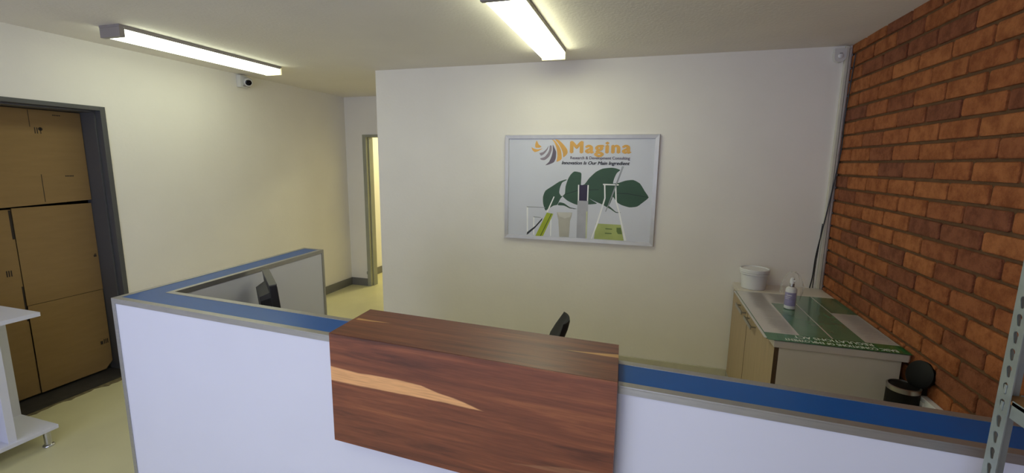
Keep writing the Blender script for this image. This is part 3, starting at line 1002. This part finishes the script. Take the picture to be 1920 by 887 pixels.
mn = thing('computer_monitor', 'black flat monitor seen from behind over the counter', 'monitor', (-1.682, 1.66, 0.73), math.radians(140.1))
tl = math.radians(-5)
rx = (tl, 0, 0)
pan = B().box(-0.172, 0.172, -0.014, 0.016, -0.135, 0.135, 0.004).obj('panel', MNAVY, mn, False, (0, 0, 0.236), rx)
B().box(-0.156, 0.156, -0.0155, -0.0138, -0.117, 0.12).obj('screen', MSCREEN, pan)
B().box(-0.1725, 0.1725, -0.0145, 0.0165, 0.131, 0.1365, 0.001).obj('top_bezel', MGREYP, pan)
hp = [(-0.125, -0.10), (0.125, -0.10), (0.14, -0.08), (0.14, 0.07), (0.12, 0.09), (-0.12, 0.09), (-0.14, 0.07), (-0.14, -0.08)]
B().hull([(x, 0.0155, z) for x, z in hp], [(x * 0.82, 0.058, z * 0.8) for x, z in hp]).obj('back_housing', MNAVY, pan)
B().hull([(-0.035, 0.03, 0.01), (0.035, 0.03, 0.01), (0.035, 0.06, 0.01), (-0.035, 0.06, 0.01)],
         [(-0.028, 0.025, 0.2), (0.028, 0.025, 0.2), (0.028, 0.05, 0.2), (-0.028, 0.05, 0.2)]).obj('stand_neck', MBLACK, mn)
B().lathe([(0.115, 0.0), (0.115, 0.006), (0.09, 0.014), (0.03, 0.018)], (0, 0.03, 0), 32).obj('stand_foot', MBLACK, mn, True)

ch = thing('office_chair', 'black office chair with only its back tip above the ledge', 'chair', (-0.45, 1.80, -0.0), math.radians(9))
# backrest: tall padded shell facing -x, top bent backwards
prof = [(0.05, 0.52, 0.030), (0.062, 0.60, 0.036), (0.070, 0.70, 0.038), (0.085, 0.80, 0.036), (0.105, 0.87, 0.034), (0.128, 0.92, 0.033), (0.146, 0.96, 0.029), (0.156, 0.985, 0.021), (0.160, 0.997, 0.010)]
bb = B()
NY = 12
front, back = [], []
for i, (x, z, t) in enumerate(prof):
    hwid = 0.205 * (1 - 0.62 * max(0, (z - 0.80) / 0.20) ** 2.2) * (1 - 0.25 * max(0, (0.62 - z) / 0.1) ** 2)
    fr_, bk_ = [], []
    for j in range(NY + 1):
        s = -1 + 2 * j / NY
        y = hwid * s
        curve = -0.02 * s * s
        ed = math.sqrt(max(0.0, 1 - abs(s) ** 4))
        fr_.append(bb.bm.verts.new((x + curve - t * 0.5 * ed, y, z)))
        bk_.append(bb.bm.verts.new((x + curve + t * 0.5 * ed + 0.0006, y, z)))
    front.append(fr_)
    back.append(bk_)
for i in range(len(prof) - 1):
    for j in range(NY):
        bb.bm.faces.new((front[i][j], front[i][j + 1], front[i + 1][j + 1], front[i + 1][j]))
        bb.bm.faces.new((back[i][j], back[i + 1][j], back[i + 1][j + 1], back[i][j + 1]))
    for j in (0, NY):
        bb.bm.faces.new((front[i][j], front[i + 1][j], back[i + 1][j], back[i][j]))
for i in (0, len(prof) - 1):
    for j in range(NY):
        bb.bm.faces.new((front[i][j], front[i][j + 1], back[i][j + 1], back[i][j]))
bb.obj('backrest', MSEAT, ch, True)
B().box(-0.42, 0.04, -0.22, 0.22, 0.43, 0.50, 0.025, 3).obj('seat', MSEAT, ch, True)
B().tube([(0.09, 0, 0.66), (0.10, 0, 0.5), (0.02, 0, 0.40), (-0.15, 0, 0.40)], 0.018, 10).obj('back_bracket', MBLACK, ch, True)
B().lathe([(0.03, 0.1), (0.03, 0.28), (0.02, 0.28), (0.02, 0.42)], (-0.19, 0, 0), 16).obj('gas_column', MBLACK, ch)
for i in range(5):
    a = 2 * math.pi * i / 5 + 0.3
    lg = B().tube([(-0.19 + 0.02 * math.cos(a), 0.02 * math.sin(a), 0.115), (-0.19 + 0.27 * math.cos(a), 0.27 * math.sin(a), 0.075)], [0.026, 0.016], 10).obj('leg', MBLACK, ch)
    B().lathe([(0.026, -0.018), (0.03, -0.012), (0.03, 0.012), (0.026, 0.018)], (-0.19 + 0.27 * math.cos(a), 0.27 * math.sin(a), 0.030), 16, 'Y').obj('castor', MBLACK, lg, True)

# ================================================================== CABINET
CT = 0.781
CX0, CY0 = 0.652, 2.44
cb = thing('storage_cabinet', 'low cabinet with oak doors and white worktop by the bricks', 'cabinet', (CX0, CY0, 0))
WX, WY = XR - 0.004 - CX0, D - 0.018 - CY0
B().prism([(0, 0), (WX - 0.015, -0.005), (WX, 0.012), (WX, WY + 0.016), (0, WY + 0.016)], CT - 0.036, CT, 0.004).obj('worktop', MTOPW, cb)
B().box(0.03, WX - 0.03, 0.02, 0.038, 0.0, CT - 0.036).obj('end_panel', MCABW, cb)
B().box(0.03, WX - 0.03, WY - 0.03, WY - 0.012, 0.0, CT - 0.036).obj('end_panel', MCABW, cb)
B().box(0.05, WX - 0.03, 0.038, WY - 0.03, 0.06, 0.08).box(WX - 0.045, WX - 0.03, 0.038, WY - 0.03, 0.08, CT - 0.036).obj('carcass', MCABW, cb)
B().box(0.05, 0.066, 0.038, WY - 0.03, 0.0, 0.06).obj('plinth', MEDGE, cb)
seam = 3.10 - CY0
for i, (a, b_) in enumerate(((0.022, seam - 0.002), (seam + 0.002, WY - 0.004))):
    dr = B().box(0.010, 0.029, a, b_, 0.07, CT - 0.042, 0.001).obj('door', MOAK, cb)
    B().box(0.009, 0.030, a - 0.0022, a - 0.0002, 0.07, CT - 0.042).obj('edge_strip', MEDGE, dr)
    ys = seam - 0.04 if i == 0 else seam + 0.04
    s = -1 if i == 0 else 1
    yA, yB = sorted((ys, ys + s * 0.2))
    B().box(-0.024, -0.016, yA, yB, CT - 0.098, CT - 0.076, 0.002).box(-0.017, 0.011, yA + 0.01, yA + 0.018, CT - 0.091, CT - 0.083).box(-0.017, 0.011, yB - 0.018, yB - 0.01, CT - 0.091, CT - 0.083).obj('handle', MSTL, dr)
    if i == 0:
        B().lathe([(0.008, 0.006), (0.008, 0.0102)], (0, seam - 0.035, CT - 0.12), 14, 'X').obj('lock', MSTL, dr)

# ------------------------------------------------------------------ laminated charts lying on the worktop
def zsurf(x, base):
    return base


def sheet_part(nm, m, parent, x0, x1, y0, y1, base, th=0.0, skew=0.0):
    xs = [x0 + (x1 - x0) * i / 10 for i in range(11)]
    b = B()
    lo_, hi_ = [], []
    for x in xs:
        lo_.append([b.bm.verts.new((x + skew * (y - 2.43), y, zsurf(x, base))) for y in (y0, y1)])
        if th:
            hi_.append([b.bm.verts.new((x + skew * (y - 2.43), y, zsurf(x, base) + th)) for y in (y0, y1)])
    for i in range(10):
        if th:
            b.bm.faces.new((lo_[i][0], lo_[i][1], lo_[i + 1][1], lo_[i + 1][0]))
            b.bm.faces.new((hi_[i][0], hi_[i + 1][0], hi_[i + 1][1], hi_[i][1]))
            for k_ in (0, 1):
                b.bm.faces.new((lo_[i][k_], lo_[i + 1][k_], hi_[i + 1][k_], hi_[i][k_]))
        else:
            b.bm.faces.new((lo_[i][0], lo_[i + 1][0], lo_[i + 1][1], lo_[i][1]))
    if th:
        for i in (0, 10):
            b.bm.faces.new((lo_[i][0], lo_[i][1], hi_[i][1], hi_[i][0]))
    for v in b.bm.verts:
        v.co -= Vector((0.622, 2.43, CT))
    return b.obj(nm, m, parent)


for i, (dx, y0, y1, lab, m_) in enumerate(((-0.002, 2.452, 3.34, 'lowest laminated chart edge under the green chart stack', MGRN2), (-0.012, 2.458, 3.35, 'middle laminated chart with white margin in the stack', MCHW))):
    c_ = thing('laminated_chart', lab, 'chart', (0.622, 2.43, CT), group='laminated charts on the cabinet')
    sheet_part('sheet', m_, c_, 0.622 + dx, 1.21, y0, y1, CT + 0.0012 + i * 0.0022, 0.0016)
lc_ = thing('laminated_chart', 'topmost green and white laminated chart on the cabinet worktop', 'chart', (0.622, 2.43, CT), group='laminated charts on the cabinet')
ZB = CT + 0.0058
sheet_part('sheet', MGRN, lc_, 0.622, 1.222, 2.428, 3.352, ZB, 0.0014)
zz_ = ZB + 0.0018
sheet_part('white_column', MCHW, lc_, 0.626, 0.786, 2.535, 3.348, zz_)
sheet_part('white_column', MCHW, lc_, 0.786, 0.935, 3.112, 3.348, zz_)
sheet_part('white_column', MCHW, lc_, 1.082, 1.219, 2.535, 3.005, zz_)
sheet_part('header_band', MGRN2, lc_, 0.622, 1.222, 2.429, 2.533, zz_)
for xx in (0.786, 0.936, 1.080):
    sheet_part('rule', MCHW, lc_, xx - 0.004, xx + 0.003, 2.535, 3.348, zz_ + 0.0002)
tl_ = B()
rr = random.Random(5)
for (xa, xb, ya, yb) in ((0.672, 0.778, 2.55, 3.33), (0.795, 0.925, 3.13, 3.33), (1.094, 1.21, 2.55, 2.99)):
    y = ya
    while y < yb:
        if rr.random() > 0.12:
            xl = xa + (xb - xa) * rr.uniform(0.0, 0.35)
            tl_.face([(xl, y, zz_ + 0.0004), (xb, y, zz_ + 0.0004), (xb, y + 0.0035, zz_ + 0.0004), (xl, y + 0.0035, zz_ + 0.0004)])
        y += 0.0095
for v in tl_.bm.verts:
    v.co -= Vector((0.622, 2.43, CT))
o = tl_.obj('text_lines', MTXT, lc_)
o['kind'] = 'stuff'
for body, xr, xl, yb, hh in (('BASIC CONDITIONS OF EMPLOYMENT', 1.175, 0.70, 2.470, 0.030), ('REGULATIONS ACT', 1.095, 0.755, 2.522, 0.034)):
    me = text_mesh('chart_lettering', body, xr - xl, hh, 0, 0.02)
    link('chart_lettering', me, MWHITE, lc_, (xr - 0.622, yb - 2.43, zz_ + 0.0006 - CT), (0, 0, math.pi))

# ------------------------------------------------------------------ white tub
tb = thing('plastic_tub', 'white round plastic tub with lid on the cabinet', 'tub', (0.762, 3.50, CT))
B().lathe([(0.072, 0.0), (0.077, 0.003), (0.088, 0.13)], n=48).obj('bucket', MTUB, tb, True)
B().lathe([(0.094, 0.118), (0.096, 0.12), (0.0965, 0.142), (0.094, 0.145), (0.088, 0.145), (0.086, 0.139), (0.02, 0.138)], n=48).obj('lid', MTUB, tb, True)
B().lathe([(0.0925, 0.106), (0.0945, 0.108), (0.0945, 0.114), (0.0925, 0.116)], n=48, close=False).obj('rim_ring', MTUB, tb, True)

# ------------------------------------------------------------------ pump bottle and the clear bag around it
bo_ = thing('spray_bottle', 'white pump bottle with purple label standing on green chart', 'bottle', (0.868, 3.02, ZB + 0.003))
B().lathe([(0.027, 0.0), (0.0305, 0.004), (0.0305, 0.115), (0.028, 0.126), (0.018, 0.134), (0.013, 0.137)], n=36).obj('bottle_body', MTUB, bo_, True)
nl = 18
bb = B()
ring = []
for k_ in range(nl + 1):
    a = math.radians(-195 + 150 * k_ / nl)
    ring.append((bb.bm.verts.new((0.0309 * math.cos(a), 0.0309 * math.sin(a), 0.022)), bb.bm.verts.new((0.0309 * math.cos(a), 0.0309 * math.sin(a), 0.104))))
for k_ in range(nl):
    bb.bm.faces.new((ring[k_][0], ring[k_ + 1][0], ring[k_ + 1][1], ring[k_][1]))
lab_ = bb.obj('bottle_label', MPURP, bo_, True)
for (za, zb_, a0, a1, m_) in ((0.085, 0.089, -150, -95, MWHITE), (0.074, 0.077, -160, -110, MWHITE), (0.064, 0.066, -160, -120, MWHITE)):
    bb = B()
    ring = []
    for k_ in range(9):
        a = math.radians(a0 + (a1 - a0) * k_ / 8)
        ring.append((bb.bm.verts.new((0.0312 * math.cos(a), 0.0312 * math.sin(a), za)), bb.bm.verts.new((0.0312 * math.cos(a), 0.0312 * math.sin(a), zb_))))
    for k_ in range(8):
        bb.bm.faces.new((ring[k_][0], ring[k_ + 1][0], ring[k_ + 1][1], ring[k_][1]))
    bb.obj('label_line', m_, lab_)
B().lathe([(0.0135, 0.135), (0.0135, 0.155), (0.012, 0.157)], n=24).obj('collar', MSTL, bo_, True)
hd = B().lathe([(0.0125, 0.157), (0.0125, 0.175), (0.010, 0.188), (0.004, 0.192)], n=24).obj('pump_head', MTUB, bo_, True)
B().tube([(0.006, -0.008, 0.176), (0.01, -0.022, 0.175)], 0.004, 8).obj('nozzle', MTUB, hd)
bg = B()
rr = random.Random(11)
rings = []
NB = 30
for i, (r, z) in enumerate(((0.050, 0.060), (0.056, 0.10), (0.058, 0.135), (0.052, 0.165), (0.043, 0.19), (0.030, 0.215), (0.016, 0.226))):
    ring = []
    for k_ in range(NB):
        a = 2 * math.pi * k_ / NB
        q = r * (1 + 0.10 * math.sin(5 * a + i) + 0.07 * math.sin(9 * a + 2.3 * i) + 0.05 * rr.uniform(-1, 1))
        ring.append(bg.bm.verts.new((q * math.cos(a), q * math.sin(a), z + 0.006 * math.sin(4 * a + i) + (0.035 * max(0, -math.cos(a)) if i == 0 else 0))))
    rings.append(ring)
for a, b_ in zip(rings, rings[1:]):
    for k_ in range(NB):
        bg.bm.faces.new((a[k_], a[(k_ + 1) % NB], b_[(k_ + 1) % NB], b_[k_]))
bg.bm.faces.new(rings[-1])
tag(bg.obj('plastic_bag', MBAG, None, True, (0.868, 3.02, ZB + 0.003)), 'crumpled clear plastic bag draped over the pump bottle', 'bag')

# ================================================================== PEDAL BIN
bn = thing('pedal_bin', 'black pedal bin with open lid beside the white cabinet end', 'bin', (1.142, 2.30, 0))
RB = 0.060
BHH = 0.69
B().lathe([(RB * 0.97, 0.0), (RB, 0.01), (RB, BHH - 0.02)], n=40).obj('body', MBIN, bn, True)
B().lathe([(RB + 0.001, BHH - 0.02), (RB + 0.002, BHH), (RB - 0.004, BHH + 0.002), (RB - 0.006, BHH - 0.03)], n=40, close=False).obj('steel_rim', MSTL, bn, True)
B().lathe([(RB - 0.0065, 0.3), (RB - 0.0065, BHH - 0.004)], n=40).obj('liner', MBIN, bn)
lid = B().lathe([(RB + 0.003, 0.0), (RB + 0.003, 0.012), (RB * 0.85, 0.018), (RB * 0.4, 0.021), (0.01, 0.022)], n=40)
lo2 = lid.obj('lid', MBIN, bn, True)
lo2.rotation_euler = (math.radians(0), math.radians(-74), math.radians(18))
lo2.location = (0.068, 0.02, BHH + 0.048)
B().box(0.055, 0.078, -0.02, 0.03, BHH - 0.03, BHH + 0.012, 0.003).obj('hinge', MBIN, bn)
B().box(-0.03, 0.03, -RB - 0.05, -RB + 0.01, 0.012, 0.022, 0.003).obj('pedal', MBIN, bn)

# ================================================================== WALL SOCKET
so = thing('wall_socket', 'white double power socket low on the brick wall', 'socket', (XR - 0.002, 2.225, 0.61))
B().box(-0.028, 0, -0.08, 0.08, -0.055, 0.045, 0.004).obj('back_box', MTUB, so)
B().box(-0.034, -0.027, -0.084, 0.084, -0.059, 0.049, 0.003).obj('face_plate', MTUB, so)
for yy in (-0.045, 0.03):
    B().box(-0.039, -0.033, yy - 0.012, yy + 0.012, 0.012, 0.032, 0.002).obj('switch', MWHITE, so)
    for (a, z) in ((0, -0.005), (-0.012, -0.028), (0.012, -0.028)):
        B().lathe([(0.004, -0.0345), (0.004, -0.0335)], (0, yy + a, z), 10, 'X').obj('pin_hole', MBLACK, so)

# ================================================================== WHITE DISPLAY BENCH AT THE LEFT
X1, X0, Y1, Y0 = -3.19, -3.60, 1.543, 0.35
bp = thing('display_bench', 'white open shelf bench on chrome feet beside the boarded doorway', 'shelf bench', (X0, Y0, 0))
LX, LY = X1 - X0, Y1 - Y0
B().box(0, LX, 0, LY, 0.772, 0.795, 0.0015).obj('top_board', MLAM, bp)
B().box(0.06, LX, 0, LY, 0.097, 0.119, 0.0015).obj('base_board', MLAM, bp)
B().box(0.06, 0.078, 0, LY, 0.119, 0.772).obj('back_panel', MLAM, bp)
for yy in (1.338 - Y0, 0.4):
    B().box(0.078, LX - 0.02, yy, yy + 0.035, 0.119, 0.772, 0.001).obj('divider', MLAM, bp)
for fx in (LX - 0.035, 0.1):
    for fy in (LY - 0.04, 0.05):
        ft = B().lathe([(0.0165, 0.012), (0.0165, 0.097)], (fx, fy, 0), 24).obj('foot', MCHROME, bp, True)
        B().lathe([(0.026, 0.0), (0.027, 0.004), (0.025, 0.009), (0.0165, 0.014)], (fx, fy, 0), 24).obj('foot_flange', MCHROME, ft, True)

# ================================================================== SLOTTED STEEL SHELVING AT THE RIGHT
SX0, SX1, SY1, SY0 = 0.62, 1.08, 0.971, 0.07
SH_T = 1.9
PIT = 0.0312
LEGW = 0.030
sv = thing('steel_shelving', 'galvanised slotted steel shelving unit at the right edge', 'shelving', (SX0, SY0, 0))


def keyhole(cx, cz):
    pts = []
    for i in range(9):
        a = math.radians(-35 + 250 * i / 8)
        pts.append((cx + 0.0056 * math.cos(a), cz + 0.004 + 0.0056 * math.sin(a)))
    for i in range(5):
        a = math.radians(190 + 160 * i / 4)
        pts.append((cx + 0.0013 + 0.0032 * math.cos(a), cz - 0.0085 + 0.0032 * math.sin(a)))
    return pts


def slotted_strip(w, h):
    """flat strip w wide (local x) and h tall (local z) with keyholes, as vertex/face lists, triangulated"""
    bm = bmesh.new()
    c = [bm.verts.new(q + (0,)) for q in ((0, 0), (w, 0), (w, PIT), (0, PIT))]
    kh = [bm.verts.new((a, b_, 0)) for a, b_ in keyhole(w * 0.5, PIT * 0.5)]
    es = [bm.edges.new((c[i], c[(i + 1) % 4])) for i in range(4)] + [bm.edges.new((kh[i], kh[(i + 1) % len(kh)])) for i in range(len(kh))]
    bmesh.ops.triangle_fill(bm, edges=es, use_beauty=True)
    bm.verts.ensure_lookup_table()
    bm.verts.index_update()
    vs = [(v.co.x, v.co.y) for v in bm.verts]
    fs = [[v.index for v in f.verts] for f in bm.faces]
    bm.free()
    n = int(h / PIT)
    V, F = [], []
    for i in range(n):
        off = len(V)
        V += [(a, b_ + i * PIT) for a, b_ in vs]
        F += [[j + off for j in f] for f in fs]
    return V, F


SV, SF = slotted_strip(LEGW, SH_T)


def upright(sx, sy):
    """angle post; sx, sy = signs of the directions in which its two flanges run from the outer corner"""
    b = B()
    th = 0.0016
    for ax in (0, 1):
        for t in (0.0, th):
            vs = []
            for a, z in SV:
                vs.append(b.bm.verts.new((sx * t, sy * a, z) if ax == 0 else (sx * a, sy * t, z)))
            for f in SF:
                b.bm.faces.new([vs[i] for i in f])
        # outer rim so that the flange is solid
        H = int(SH_T / PIT) * PIT
        if ax == 0:
            b.face([(0, sy * LEGW, 0), (sx * th, sy * LEGW, 0), (sx * th, sy * LEGW, H), (0, sy * LEGW, H)])
        else:
            b.face([(sx * LEGW, 0, 0), (sx * LEGW, sy * th, 0), (sx * LEGW, sy * th, H), (sx * LEGW, 0, H)])
    return b


for px_, py_, sx, sy in ((0, SY1 - SY0, 1, -1), (0, 0, 1, 1), (SX1 - SX0, SY1 - SY0, -1, -1), (SX1 - SX0, 0, -1, 1)):
    upright(sx, sy).obj('upright', MGALV, sv, False, (px_, py_, 0.004))
    B().box(min(0, sx * 0.034), max(0, sx * 0.034), min(0, sy * 0.034), max(0, sy * 0.034), 0, 0.02, 0.002).obj('foot_cap', MBLACK, sv, False, (px_ - sx * 0.002, py_ - sy * 0.002, 0))
SWX, SWY = SX1 - SX0, SY1 - SY0
for zt in (0.12, 0.50, 0.88, 1.252, 1.62, 1.88):
    g = 0.0022
    sh = B().box(g, SWX - g, g + 0.002, SWY - g - 0.002, zt - 0.008, zt - 0.002).obj('shelf_board', MBOARD, sv)
    B().box(g, g + 0.0015, 0.032, SWY - 0.032, zt - 0.032, zt, 0.0005).obj('shelf_beam', MGALV, sh)
    B().box(SWX - g - 0.0015, SWX - g, 0.032, SWY - 0.032, zt - 0.032, zt, 0.0005).obj('shelf_beam', MGALV, sh)
    B().box(0.032, SWX - 0.032, g, g + 0.0015, zt - 0.032, zt, 0.0005).obj('shelf_beam', MGALV, sh)
    B().box(0.032, SWX - 0.032, SWY - g - 0.0015, SWY - g, zt - 0.032, zt, 0.0005).obj('shelf_beam', MGALV, sh)
    # hooked tabs that fill two slots of the corner post
    for kz in (0, 1):
        zk = 0.004 + (int((zt - 0.03) / PIT) + kz + 0.5) * PIT
        B().box(-0.0012, 0.002, SWY - LEGW * 0.5 - 0.0035, SWY - LEGW * 0.5 + 0.0015, zk - 0.010, zk + 0.006, 0.0006).obj('beam_tab', MGALV, sh)
